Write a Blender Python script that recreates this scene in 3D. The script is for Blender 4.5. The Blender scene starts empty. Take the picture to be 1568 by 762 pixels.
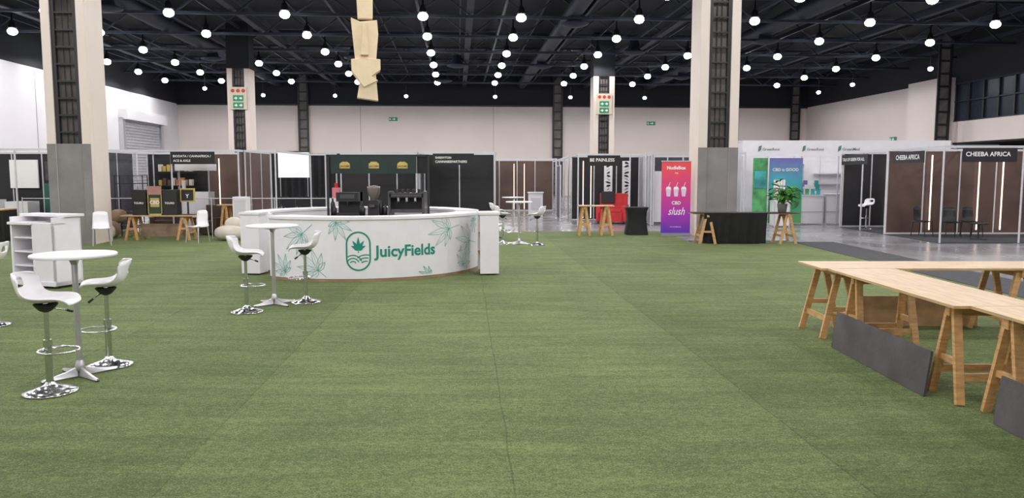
import bpy, math, random
from mathutils import Vector, Matrix
random.seed(7)
scn = bpy.context.scene
try:
    scn.view_settings.view_transform = 'Standard'
    scn.view_settings.look = 'None'
    scn.view_settings.exposure = 0.0
except Exception:
    pass
HALL = math.radians(4)

# ------------------------------------------------------------ materials
MATS = {}
def mat(name, col, rough=0.6, metal=0.0, var=0.12, nscale=4.0, bump=0.0, bscale=40.0, emit=None, estr=0.0, stretch=(1,1,1), spec=0.5):
    if name in MATS: return MATS[name]
    m = bpy.data.materials.new(name); m.use_nodes = True
    nt = m.node_tree; N = nt.nodes; L = nt.links
    p = N['Principled BSDF']
    tc = N.new('ShaderNodeTexCoord'); mp = N.new('ShaderNodeMapping')
    mp.inputs['Scale'].default_value = stretch
    L.new(tc.outputs['Object'], mp.inputs['Vector'])
    nz = N.new('ShaderNodeTexNoise'); nz.inputs['Scale'].default_value = nscale; nz.inputs['Detail'].default_value = 5
    L.new(mp.outputs['Vector'], nz.inputs['Vector'])
    cr = N.new('ShaderNodeValToRGB')
    c = col
    cr.color_ramp.elements[0].position = 0.3; cr.color_ramp.elements[1].position = 0.7
    cr.color_ramp.elements[0].color = (c[0]*(1-var), c[1]*(1-var), c[2]*(1-var), 1)
    cr.color_ramp.elements[1].color = (min(1,c[0]*(1+var)), min(1,c[1]*(1+var)), min(1,c[2]*(1+var)), 1)
    L.new(nz.outputs['Fac'], cr.inputs['Fac'])
    L.new(cr.outputs['Color'], p.inputs['Base Color'])
    p.inputs['Roughness'].default_value = rough
    p.inputs['Metallic'].default_value = metal
    p.inputs['Specular IOR Level'].default_value = spec
    if bump > 0:
        n2 = N.new('ShaderNodeTexNoise'); n2.inputs['Scale'].default_value = bscale; n2.inputs['Detail'].default_value = 4
        L.new(mp.outputs['Vector'], n2.inputs['Vector'])
        b = N.new('ShaderNodeBump'); b.inputs['Strength'].default_value = bump; b.inputs['Distance'].default_value = 0.02
        L.new(n2.outputs['Fac'], b.inputs['Height']); L.new(b.outputs['Normal'], p.inputs['Normal'])
    if emit:
        p.inputs['Emission Color'].default_value = (*emit, 1); p.inputs['Emission Strength'].default_value = estr
    MATS[name] = m
    return m

white = mat('white_laminate', (0.80,0.78,0.83), 0.35, var=0.03)
whiteP = mat('white_plastic', (0.82,0.80,0.84), 0.25, var=0.02)
wallW = mat('painted_wall', (0.66,0.585,0.56), 0.8, var=0.04, nscale=0.3)
wallL = mat('painted_wall_cool', (0.72,0.70,0.73), 0.8, var=0.04, nscale=0.3)
wallB = mat('black_painted_wall', (0.008,0.009,0.014), 0.8)
colW = mat('column_paint', (0.70,0.61,0.56), 0.7, var=0.025, nscale=0.8)
concrete = mat('raw_concrete', (0.22,0.21,0.21), 0.8, var=0.16, nscale=1.6, bump=0.15)
chan = mat('channel_dark', (0.13,0.115,0.11), 0.8, var=0.3, nscale=2)
blackM = mat('black_steel', (0.012,0.012,0.015), 0.5)
truss = mat('truss_paint', (0.013,0.017,0.034), 0.6, var=0.2)
ceilM = mat('ceiling_black', (0.004,0.005,0.010), 0.9)
chrome = mat('chrome', (0.66,0.66,0.69), 0.16, 1.0, var=0.02)
alu = mat('aluminium', (0.58,0.58,0.61), 0.34, 0.85, var=0.03)
aluW = mat('anodised_frame', (0.62,0.62,0.66), 0.4, 0.25, var=0.03)
panel = mat('black_panel', (0.014,0.013,0.016), 0.65, var=0.2, nscale=2)
panelB = mat('brown_panel', (0.095,0.055,0.045), 0.45, var=0.25, nscale=1.2)
panelG = mat('grey_fabric', (0.065,0.065,0.08), 0.9, var=0.25, nscale=5)
cloth = mat('black_cloth', (0.010,0.010,0.012), 0.85, var=0.3, nscale=6)
pine = mat('pine_wood', (0.54,0.31,0.13), 0.5, var=0.22, nscale=3, stretch=(3,3,14))
ply = mat('plywood_top', (0.50,0.34,0.18), 0.42, var=0.18, nscale=3, stretch=(8,1.2,4))
plyX = mat('plywood_top_cross', (0.50,0.34,0.18), 0.42, var=0.18, nscale=3, stretch=(1.2,8,4))
plyE = mat('plywood_edge', (0.40,0.24,0.12), 0.6, var=0.2, nscale=8)
darkbd = mat('dark_film_board', (0.072,0.064,0.071), 0.5, var=0.32, nscale=3, bump=0.1)
kick = mat('kickboard_wood', (0.33,0.21,0.12), 0.6, var=0.2)
green = mat('print_green', (0.008,0.25,0.18), 0.5, var=0.03)
logoG = mat('print_grey_green', (0.10,0.20,0.15), 0.5, var=0.03)
tealln = mat('print_line_green', (0.05,0.36,0.31), 0.5, var=0.03)
txtW = mat('print_white', (0.85,0.85,0.85), 0.5, var=0.02)
gold = mat('print_gold', (0.50,0.36,0.10), 0.5)
jac = mat('dark_green_banner', (0.006,0.022,0.018), 0.6, var=0.2)
red = mat('red_upholstery', (0.55,0.022,0.028), 0.5, var=0.15)
exitG = mat('exit_green', (0.02,0.24,0.12), 0.5)
exitR = mat('sign_red', (0.50,0.04,0.03), 0.5)
signC = mat('sign_board_cream', (0.62,0.55,0.42), 0.6, var=.05)
cream = mat('cream_board', (0.72,0.58,0.40), 0.7, var=0.08)
orange = mat('packaging_orange', (0.60,0.22,0.08), 0.5, var=0.4, nscale=12)
leafM = mat('plant_leaf', (0.045,0.17,0.025), 0.6, var=0.4, nscale=6, spec=.15)
potM = mat('pot_ceramic', (0.22,0.21,0.20), 0.5)
glassB = mat('window_dark_glass', (0.02,0.028,0.045), 0.2)
strip = mat('warm_led_strip', (1,0.85,0.7), 0.5, emit=(1,0.80,0.66), estr=1.8)
lampE = mat('lamp_glow', (1,1,1), 0.5, emit=(0.92,0.96,1.0), estr=22.0)
whiteE = mat('projection_screen_white', (0.85,0.85,0.87), 0.6, var=0.01, emit=(0.9,0.95,1.0), estr=0.25)
brownC = mat('brown_cushion', (0.25,0.17,0.12), 0.9, var=0.3)
darkbr = mat('dark_brown_leather', (0.06,0.035,0.025), 0.5, var=0.3)
creamC = mat('cream_cushion', (0.62,0.56,0.50), 0.9, var=0.1)
teal = mat('banner_teal', (0.05,0.35,0.36), 0.5, var=0.5, nscale=2.0)
bgreen = mat('banner_green', (0.08,0.34,0.12), 0.5, var=0.6, nscale=2.5)
purple = mat('banner_purple', (0.22,0.12,0.42), 0.5, var=0.4, nscale=2)
stripF = mat('grey_floor_carpet', (0.045,0.045,0.055), 0.9, var=0.2, nscale=6)
silver = mat('steel_machine', (0.09,0.09,0.10), 0.35, 0.6)
pinkM = mat('pink_box', (0.7,0.2,0.25), 0.5)

def grass_material():
    m = bpy.data.materials.new('artificial_turf'); m.use_nodes = True
    nt = m.node_tree; N = nt.nodes; L = nt.links; p = N['Principled BSDF']
    tc = N.new('ShaderNodeTexCoord')
    def noise(scale, detail=4, sc=(1,1,1)):
        mp = N.new('ShaderNodeMapping'); mp.inputs['Scale'].default_value = sc
        L.new(tc.outputs['Object'], mp.inputs['Vector'])
        n = N.new('ShaderNodeTexNoise'); n.inputs['Scale'].default_value = scale; n.inputs['Detail'].default_value = detail
        n.inputs['Roughness'].default_value = 0.68
        L.new(mp.outputs['Vector'], n.inputs['Vector']); return n.outputs['Fac']
    def math_(op, a, b=None, c=None):
        n = N.new('ShaderNodeMath'); n.operation = op
        for i, v in enumerate((a, b, c)):
            if v is None: continue
            if isinstance(v, (int, float)): n.inputs[i].default_value = v
            else: L.new(v, n.inputs[i])
        return n.outputs[0]
    fine = noise(85, 7); tuft = noise(24, 4, (1,1.3,1)); band = noise(1.0, 5, (0.6, 5.0, 1)); big = noise(0.4, 4); warp = noise(0.8, 2)
    sep = N.new('ShaderNodeSeparateXYZ'); L.new(tc.outputs['Object'], sep.inputs[0])
    xw = math_('ADD', sep.outputs['X'], math_('MULTIPLY', math_('SUBTRACT', warp, 0.5), 0.05))
    xw = math_('ADD', xw, math_('MULTIPLY', sep.outputs['Y'], 0.06))
    xs = math_('DIVIDE', math_('ADD', xw, -0.26), 2.0)
    fl = math_('FLOOR', xs)
    wn = N.new('ShaderNodeTexWhiteNoise'); wn.noise_dimensions = '1D'; L.new(math_('ADD', fl, 3.0), wn.inputs['W'])
    fr = math_('FRACT', xs)
    seam = math_('LESS_THAN', fr, 0.006)
    v = math_('MULTIPLY_ADD', math_('SUBTRACT', fine, 0.5), 3.2, 0.50)
    v = math_('ADD', v, math_('MULTIPLY', math_('SUBTRACT', tuft, 0.5), 1.4))
    v = math_('ADD', v, math_('MULTIPLY', math_('SUBTRACT', band, 0.5), 0.95))
    v = math_('ADD', v, math_('MULTIPLY', math_('SUBTRACT', big, 0.5), 0.9))
    v = math_('ADD', v, math_('MULTIPLY', math_('SUBTRACT', wn.outputs['Value'], 0.5), 0.14))
    v = math_('SUBTRACT', v, math_('MULTIPLY', seam, 0.28))
    cr = N.new('ShaderNodeValToRGB'); e = cr.color_ramp.elements
    e[0].position = 0.0; e[0].color = (0.034,0.050,0.012,1)
    e[1].position = 1.0; e[1].color = (0.235,0.285,0.115,1)
    k = e.new(0.5); k.color = (0.108,0.144,0.040,1)
    L.new(v, cr.inputs['Fac']); L.new(cr.outputs['Color'], p.inputs['Base Color'])
    p.inputs['Roughness'].default_value = 0.8; p.inputs['Specular IOR Level'].default_value = 0.18
    p.inputs['Sheen Weight'].default_value = 0.14; p.inputs['Sheen Tint'].default_value = (0.8,0.95,0.6,1)
    b = N.new('ShaderNodeBump'); b.inputs['Strength'].default_value = 0.8; b.inputs['Distance'].default_value = 0.02
    L.new(fine, b.inputs['Height']); L.new(b.outputs['Normal'], p.inputs['Normal'])
    return m
turf = grass_material()

def floor_material():
    m = bpy.data.materials.new('polished_concrete'); m.use_nodes = True
    nt = m.node_tree; N = nt.nodes; L = nt.links; p = N['Principled BSDF']
    tc = N.new('ShaderNodeTexCoord')
    n = N.new('ShaderNodeTexNoise'); n.inputs['Scale'].default_value = 0.6; n.inputs['Detail'].default_value = 8
    L.new(tc.outputs['Object'], n.inputs['Vector'])
    cr = N.new('ShaderNodeValToRGB'); e = cr.color_ramp.elements
    e[0].position = .3; e[0].color = (0.19,0.185,0.205,1); e[1].position = .7; e[1].color = (0.33,0.32,0.34,1)
    L.new(n.outputs['Fac'], cr.inputs['Fac']); L.new(cr.outputs['Color'], p.inputs['Base Color'])
    r = N.new('ShaderNodeMapRange'); r.inputs['To Min'].default_value = 0.14; r.inputs['To Max'].default_value = 0.34
    L.new(n.outputs['Fac'], r.inputs['Value']); L.new(r.outputs[0], p.inputs['Roughness'])
    return m
conc = floor_material()

def ramp_material(name, z0, z1, stops, rough=0.45):
    m = bpy.data.materials.new(name); m.use_nodes = True
    nt = m.node_tree; N = nt.nodes; L = nt.links; p = N['Principled BSDF']
    tc = N.new('ShaderNodeTexCoord'); sep = N.new('ShaderNodeSeparateXYZ'); L.new(tc.outputs['Object'], sep.inputs[0])
    nz = N.new('ShaderNodeTexNoise'); nz.inputs['Scale'].default_value = 2.5; L.new(tc.outputs['Object'], nz.inputs['Vector'])
    ad = N.new('ShaderNodeMath'); ad.operation = 'MULTIPLY_ADD'; L.new(nz.outputs['Fac'], ad.inputs[0]); ad.inputs[1].default_value = 0.5*(z1-z0)*0.5
    L.new(sep.outputs['Z'], ad.inputs[2])
    r = N.new('ShaderNodeMapRange'); r.inputs['From Min'].default_value = z0+0.12*(z1-z0); r.inputs['From Max'].default_value = z1+0.12*(z1-z0)
    L.new(ad.outputs[0], r.inputs['Value'])
    cr = N.new('ShaderNodeValToRGB'); e = cr.color_ramp.elements
    e[0].position = stops[0][0]; e[0].color = (*stops[0][1],1); e[1].position = stops[-1][0]; e[1].color = (*stops[-1][1],1)
    for s in stops[1:-1]:
        k = e.new(s[0]); k.color = (*s[1],1)
    L.new(r.outputs[0], cr.inputs['Fac']); L.new(cr.outputs['Color'], p.inputs['Base Color']); p.inputs['Roughness'].default_value = rough
    return m
slushM = ramp_material('rollup_gradient', 0, 2.0, [(0,(0.05,0.03,0.38)),(0.3,(0.33,0.03,0.42)),(0.6,(0.60,0.04,0.25)),(1,(0.78,0.07,0.09))])
grM = ramp_material('stand_banner_gradient', 0, 2.3, [(0,(0.12,0.35,0.10)),(0.4,(0.05,0.36,0.22)),(0.7,(0.06,0.38,0.48)),(1,(0.15,0.14,0.42))])

# ------------------------------------------------------------ mesh builder
def text_geo(s, bold=0.0):
    cu = bpy.data.curves.new('tmp', 'FONT'); cu.body = s; cu.size = 1.0; cu.offset = bold
    cu.resolution_u = 3
    ob = bpy.data.objects.new('tmp', cu); scn.collection.objects.link(ob)
    dg = bpy.context.evaluated_depsgraph_get(); dg.update()
    me = ob.evaluated_get(dg).to_mesh()
    vs = [(v.co.x, v.co.y) for v in me.vertices]; fs = [tuple(p.vertices) for p in me.polygons]
    bpy.data.objects.remove(ob); bpy.data.curves.remove(cu)
    if not vs: return vs, fs
    x0 = min(v[0] for v in vs); x1 = max(v[0] for v in vs)
    return [((v[0]-x0)/(x1-x0), v[1]/(x1-x0)) for v in vs], fs

class B:
    def __init__(s, name, loc=(0,0,0), rz=0.0, parent=None):
        s.name=name; s.loc=loc; s.rz=rz; s.v=[]; s.f=[]; s.mi=[]; s.sm=[]; s.mats=[]; s.parent=parent
    def m(s, mt):
        if mt not in s.mats: s.mats.append(mt)
        return s.mats.index(mt)
    def add(s, vs, fs, mt, smooth=False):
        o=len(s.v); s.v.extend([tuple(v) for v in vs]); k=s.m(mt)
        for f in fs:
            s.f.append(tuple(i+o for i in f)); s.mi.append(k); s.sm.append(smooth)
    def box(s, x0,x1,y0,y1,z0,z1, mt, M=None):
        vs=[Vector((x,y,z)) for x in (x0,x1) for y in (y0,y1) for z in (z0,z1)]
        if M: vs=[M@v for v in vs]
        s.add(vs, [(0,1,3,2),(4,6,7,5),(0,4,5,1),(2,3,7,6),(0,2,6,4),(1,5,7,3)], mt)
    def rod(s, p, q, r, mt, n=8, r2=None, smooth=True):
        p=Vector(p); q=Vector(q); d=(q-p); 
        if d.length<1e-6: return
        d.normalize(); a=Vector((0,0,1)) if abs(d.z)<0.9 else Vector((1,0,0))
        u=d.cross(a).normalized(); w=d.cross(u); r2=r if r2 is None else r2
        vs=[]
        for c,rr in ((p,r),(q,r2)):
            for i in range(n):
                t=2*math.pi*i/n; vs.append(c+u*math.cos(t)*rr+w*math.sin(t)*rr)
        s.add(vs, [(i,(i+1)%n,n+(i+1)%n,n+i) for i in range(n)], mt, smooth)
        s.add(vs[:n],[tuple(range(n))[::-1]],mt); s.add(vs[n:],[tuple(range(n))],mt)
    def beam(s, p, q, w, h, mt):
        p=Vector(p); q=Vector(q); d=(q-p).normalized(); a=Vector((0,0,1)) if abs(d.z)<0.9 else Vector((0,1,0))
        u=d.cross(a).normalized()*w/2; t=d.cross(u).normalized()*h/2
        vs=[c+a1*u+b1*t for c in (p,q) for a1,b1 in ((-1,-1),(1,-1),(1,1),(-1,1))]
        s.add(vs,[(0,3,2,1),(4,5,6,7),(0,1,5,4),(1,2,6,5),(2,3,7,6),(3,0,4,7)],mt)
    def lathe(s, prof, mt, cx=0, cy=0, n=28, smooth=True, cz=0):
        vs=[]; 
        for r,z in prof:
            for i in range(n):
                t=2*math.pi*i/n; vs.append((cx+r*math.cos(t),cy+r*math.sin(t),z+cz))
        fs=[]
        for j in range(len(prof)-1):
            for i in range(n):
                fs.append((j*n+i,j*n+(i+1)%n,(j+1)*n+(i+1)%n,(j+1)*n+i))
        s.add(vs,fs,mt,smooth)
    def torus(s, cx,cy,cz,R,r,mt,n=28,k=8):
        vs=[];fs=[]
        for i in range(n):
            t=2*math.pi*i/n
            for j in range(k):
                a=2*math.pi*j/k; vs.append((cx+(R+r*math.cos(a))*math.cos(t),cy+(R+r*math.cos(a))*math.sin(t),cz+r*math.sin(a)))
        for i in range(n):
            for j in range(k):
                fs.append((i*k+j,((i+1)%n)*k+j,((i+1)%n)*k+(j+1)%k,i*k+(j+1)%k))
        s.add(vs,fs,mt,True)
    def blob(s, c, r, mt, n=14, k=9, p=1.0):
        vs=[];fs=[]
        sg=lambda x:(abs(x)**p)*(1 if x>=0 else -1)
        for j in range(k+1):
            ph=math.pi*j/k-math.pi/2
            for i in range(n):
                t=2*math.pi*i/n
                vs.append((c[0]+r[0]*sg(math.cos(ph))*sg(math.cos(t)),c[1]+r[1]*sg(math.cos(ph))*sg(math.sin(t)),c[2]+r[2]*sg(math.sin(ph))))
        for j in range(k):
            for i in range(n):
                fs.append((j*n+i,j*n+(i+1)%n,(j+1)*n+(i+1)%n,(j+1)*n+i))
        s.add(vs,fs,mt,True)
    def arc(s, cx,cy,r0,r1,z0,z1,a0,a1,mt,n=96):
        vs=[];fs=[]
        for i in range(n+1):
            a=a0+(a1-a0)*i/n; sx,cs=math.sin(a),-math.cos(a)
            for r,z in ((r0,z0),(r1,z0),(r1,z1),(r0,z1)): vs.append((cx+r*sx,cy+r*cs,z))
        for i in range(n):
            for j in range(4):
                fs.append((i*4+j,(i+1)*4+j,(i+1)*4+(j+1)%4,i*4+(j+1)%4))
        fs.append((0,1,2,3)); fs.append((n*4+3,n*4+2,n*4+1,n*4))
        s.add(vs,fs,mt)
    def text(s, txt, width, fn, mt, bold=0.0, height=None):
        vs,fs=text_geo(txt,bold)
        s.add([fn(x*width, y*(height if height else width)) for x,y in vs],fs,mt)
    def textF(s, txt, x, y, z, width, mt, bold=0.01):
        s.text(txt,width,lambda u,v:(x+u,y,z+v),mt,bold)
    def prism(s, pts, y0, y1, mt):   # polygon in xz, extruded along y
        n=len(pts); vs=[(p[0],y0,p[1]) for p in pts]+[(p[0],y1,p[1]) for p in pts]
        s.add(vs,[tuple(range(n)),tuple(range(2*n-1,n-1,-1))]+[(i,i+n,(i+1)%n+n,(i+1)%n) for i in range(n)],mt)
    def done(s, bevel=0.0):
        me=bpy.data.meshes.new(s.name); me.from_pydata(s.v,[],s.f); 
        for mt in s.mats: me.materials.append(mt)
        me.polygons.foreach_set('material_index',s.mi); me.polygons.foreach_set('use_smooth',s.sm); me.update()
        ob=bpy.data.objects.new(s.name,me); scn.collection.objects.link(ob)
        ob.location=s.loc; ob.rotation_euler=(0,0,s.rz)
        if s.parent: ob.parent=s.parent
        if bevel>0:
            md=ob.modifiers.new('bevel','BEVEL'); md.width=bevel; md.segments=2; md.limit_method='ANGLE'
        return ob
def empty(name, loc, rz=0):
    e=bpy.data.objects.new(name,None); scn.collection.objects.link(e); e.location=loc; e.rotation_euler=(0,0,rz); e.empty_display_size=0.2; return e

# ------------------------------------------------------------ camera
cam=bpy.data.cameras.new('camera'); co=bpy.data.objects.new('camera',cam); scn.collection.objects.link(co)
co.location=(0,0,1.78); co.rotation_euler=(math.radians(90-5.5),0,0); cam.sensor_width=36; cam.lens=27.18; cam.clip_end=300
scn.camera=co
w=bpy.data.worlds.new('world'); scn.world=w; w.use_nodes=True
w.node_tree.nodes['Background'].inputs[0].default_value=(0.5,0.55,0.6,1); w.node_tree.nodes['Background'].inputs[1].default_value=0.2

# ------------------------------------------------------------ hall shell (rotated 4 degrees)
AL,AR,BF,BN=-22.7,30.0,65.4,-14.0
b=B('floor',rz=HALL); b.box(AL-.3,AR+6,BN-.3,BF+.3,-0.3,0,conc); b.done()
b=B('ceiling',rz=HALL); b.box(AL-.3,AR+6,BN-.3,BF+.3,10.0,10.2,ceilM); b.done()
b=B('wall_far',rz=HALL); b.box(AL,AR+6,BF,BF+.3,0,7.5,wallW); b.box(AL,AR+6,BF,BF+.3,7.5,10,wallB)
b.box(AL,AR,BF-.12,BF,7.42,7.56,blackM)
for a in (-18,-8,3,13,24): b.box(a,a+.03,BF-.01,BF,0,7.4,concrete)
b.done()
b=B('wall_left',rz=HALL); b.box(AL-.3,AL,BN,BF,0,7.5,wallL); b.box(AL-.3,AL,BN,BF,7.5,10,wallB)
for k in (20,28,36,44,52): b.box(AL,AL+.01,k,k+.04,0,7.4,concrete)
b.done()
b=B('wall_near',rz=HALL); b.box(AL,AR+6,BN-.3,BN,0,7.5,wallW); b.box(AL,AR+6,BN-.3,BN,7.5,10,wallB); b.done()
b=B('wall_right',rz=HALL)
b.box(AR,AR+.3,49,BF,0,7.5,wallW); b.box(AR,AR+.3,BN,BF,7.5,10,wallB)
b.box(AR-.8,AR+.3,45.4,49,0,7.6,wallW)
b.box(AR,AR+.3,BN,45.4,3.7,4.95,wallW); b.box(AR,AR+.3,BN,45.4,7.2,7.5,wallB)
b.box(AR+3,AR+3.3,BN,45.4,0,3.7,panel); b.box(AR,AR+3.3,BN,45.4,3.6,3.7,wallB)
b.done()
b=B('window_1',rz=HALL)
b.box(AR+.1,AR+.16,BN,45.4,4.95,7.2,glassB)
for k in range(0,44): 
    y=45.3-k*1.25
    if y<BN: break
    b.box(AR-.02,AR+.1,y-.05,y+.05,4.95,7.2,blackM)
for z in (4.95,6.1,7.15): b.box(AR-.02,AR+.1,BN,45.4,z,z+.07,truss)
b.done()
b=B('door_1',rz=HALL)
shut=mat('roller_shutter',(0.42,0.42,0.45),.5)
b.box(AL+.01,AL+.12,54.6,61,0,5.6,shut)
for k in range(28): b.box(AL+.12,AL+.17,54.7,60.9,k*.2,k*.2+.13,shut)
b.box(AL+.01,AL+.6,54.2,61.4,5.5,6.2,wallL); b.box(AL+.01,AL+.3,54.2,54.6,0,5.6,alu); b.box(AL+.01,AL+.3,61,61.4,0,5.6,alu)
b.done()

# roof trusses
b=B('roof_trusses',rz=HALL)
bl=[-9.5+5*i for i in range(15)]
for y in bl:
    b.box(AL,AR,y-.07,y+.07,8.75,8.87,truss); b.box(AL,AR,y-.09,y+.09,9.75,9.9,truss)
    if y>22:
        x=AL; k=0
        while x<AR-1.2:
            z0,z1=(8.8,9.8) if k%2==0 else (9.8,8.8)
            b.beam((x,y,z0),(x+1.3,y,z1),.07,.07,truss); x+=1.3; k+=1
for i in range(14):
    x=AL+1.2+i*3.95
    b.box(x-.06,x+.06,BN,BF,9.3,9.5,truss)
    b.box(x+1.9,x+1.96,BN,BF,9.55,9.7,truss)
for x in (-19.5,-9.8,.6,10.6,21.4): 
    b.box(x-.16,x+.16,BN,BF,8.95,9.02,truss); b.box(x-.16,x-.14,BN,BF,9.0,9.12,truss)
b.done()
b=B('ventilation_ducts',rz=HALL)
for x in (-14.5,5.4,16): b.rod((x,BN,9.25),(x,BF,9.25),.38,truss,16)
for (x,y) in ((-14.5,34),(-14.5,48),(-6,47),(5.4,36),(5.4,50),(16,40),(16,55),(-1,58),(0,50),(10,44)):
    b.lathe([(0.0,8.5),(.3,8.52),(.62,8.62),(.65,8.66),(.35,8.8),(.25,9.3)],truss,x,y)
b.done()

# lamps: high-bay pendants, light cone pointing down
LA=[-22+.9,-17.1,-12.1,-7.3,-1.45,2.8,8.0,13.2,18.5,24.4]; LB=[-7,-2,3,8,13.5,19,24.7,29.7,34.3,39.2,44.4,49.2,53.8,58.5]
lampsE=empty('ceiling_lights',(0,0,0),HALL)
b=B('lamp_housings',parent=lampsE); g=B('lamp_globes',parent=lampsE)
pl=bpy.data.lights.new('highbay','SPOT'); pl.energy=300; pl.color=(1.0,0.975,0.955); pl.shadow_soft_size=0.18; pl.spot_size=math.radians(168); pl.spot_blend=0.25
for j,y in enumerate(LB):
    for i,x in enumerate(LA):
        b.lathe([(.03,9.5),(.05,9.05),(.12,9.0),(.15,8.85),(.20,8.74),(.20,8.72),(.1,8.76)],blackM,x,y,12)
        g.blob((x,y,8.56),(.22,.22,.17),lampE,12,8)
        o=bpy.data.objects.new('lamp_light',pl); scn.collection.objects.link(o); o.parent=lampsE; o.location=(x,y,8.2)
for (x,y) in [(-15,62),(-9.5,62),(-4,62),(3,62),(9,62),(15,62),(21,62),(-18,57.5),(27,57),(27,52),(27.5,44)]:
    g.blob((x,y,7.9),(.15,.15,.12),lampE,10,6); b.rod((x,y,8.0),(x,y,8.75),.03,blackM)
b.done(); g.done()

# columns
def column(x,y,w,d,sign=None):
    b=B('concrete_column',(x,y,0),HALL)
    cw=.64; s0=-w/2; 
    b.box(s0,w/2,.2,d,0,7.5,colW); b.box(s0,-cw/2,0,.2,0,7.5,colW); b.box(cw/2,w/2,0,.2,0,7.5,colW)
    b.box(s0,w/2,0,d,7.5,10,wallB)
    b.box(s0-.01,-cw/2+.0,-.012,0,0,2.55,concrete); b.box(cw/2,w/2+.01,-.012,0,0,2.55,concrete)
    b.box(-cw/2,cw/2,.18,.2,0,7.5,chan); b.box(-cw/2,cw/2,.02,.18,0,2.55,concrete)
    for sx in (-.27,.27): b.box(sx-.05,sx+.05,.04,.14,0,9.9,blackM)
    for sx in (-.07,.07): b.rod((sx,.13,0),(sx,.13,9.9),.018,blackM,6)
    z=.3
    while z<9.8: b.box(-.22,.22,.05,.1,z,z+.05,blackM); z+=.42
    if sign:
        b.box(-.45,.45,-.1,-.03,5.3,6.5,signC)
        b.box(-.28,.28,-.11,-.1,5.36,5.68,exitG); b.box(-.28,.28,-.11,-.1,5.74,6.06,exitG)
        for sx in (-.28,0,.28): b.rod((sx,-.11,6.3),(sx,-.1,6.3),.10,exitR,14)
        for zz in (5.52,5.9):
            for sx in (-.13,.13): b.prism([(sx-.08,zz-.03),(sx+.0,zz-.03),(sx+.0,zz-.09),(sx+.10,zz),(sx+.0,zz+.09),(sx+.0,zz+.03),(sx-.08,zz+.03)],-.118,-.112,txtW)
    b.done(0.01)
column(-11.14,19.6,1.05,1.0); column(5.9,22.3,1.15,.9)
column(-14.85,42.6,1.2,1.1,1); column(5.4,46,1.25,1.1,1)
def cable_ladder(x,y,rz):
    b=B('cable_ladder',(x,y,0),rz)
    for sx in (-.36,.36): b.box(sx-.07,sx+.07,-.1,0,0,9.9,blackM)
    b.box(-.3,.3,-.02,0,0,9.9,chan)
    z=.2
    while z<9.8: b.box(-.36,.36,-.07,-.02,z,z+.12,blackM); z+=.75
    b.done()
def hall(a,bb): return (a*math.cos(HALL)-bb*math.sin(HALL), a*math.sin(HALL)+bb*math.cos(HALL))
for a in (-12.6,8.4,28.9): 
    x,y=hall(a,BF-.15); cable_ladder(x,y,HALL)
x,y=hall(AR-1.0,45.0); cable_ladder(x,y,HALL)

def exitsign(a,bb,z,rz=0):
    x,y=hall(a,bb); b=B('exit_sign',(x,y,z),HALL+rz)
    b.box(-.36,.36,-.05,0,-.15,.15,exitG); b.box(-.3,-.22,-.06,-.05,-.08,.08,txtW)
    b.prism([(-.12,-.02),(.05,-.02),(.05,-.1),(.2,0),(.05,.1),(.05,.02),(-.12,.02)],-.06,-.052,txtW); b.done()
exitsign(-5.3,BF-.02,6.35); exitsign(16.4,BF-.02,6.1); exitsign(AL+.05,38.8,6.1,math.radians(90)); exitsign(AL+.05,38.5,3.6,math.radians(90))
exitsign(AR-.05,51.8,4.2,math.radians(-90)); exitsign(AR-.05,63,4.2,math.radians(-90))

# ------------------------------------------------------------ turf
b=B('artificial_grass_carpet')
b.box(-22,7.35,-8,20.4,0,.012,turf); b.box(-22,4.7,20.4,24.2,0,.012,turf); b.done()
b=B('grey_carpet_strip'); b.box(7.4,8.5,-8,20.4,0.0,.008,stripF); b.box(4.75,7.4,20.45,20.75,0,.008,stripF); b.done()

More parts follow.
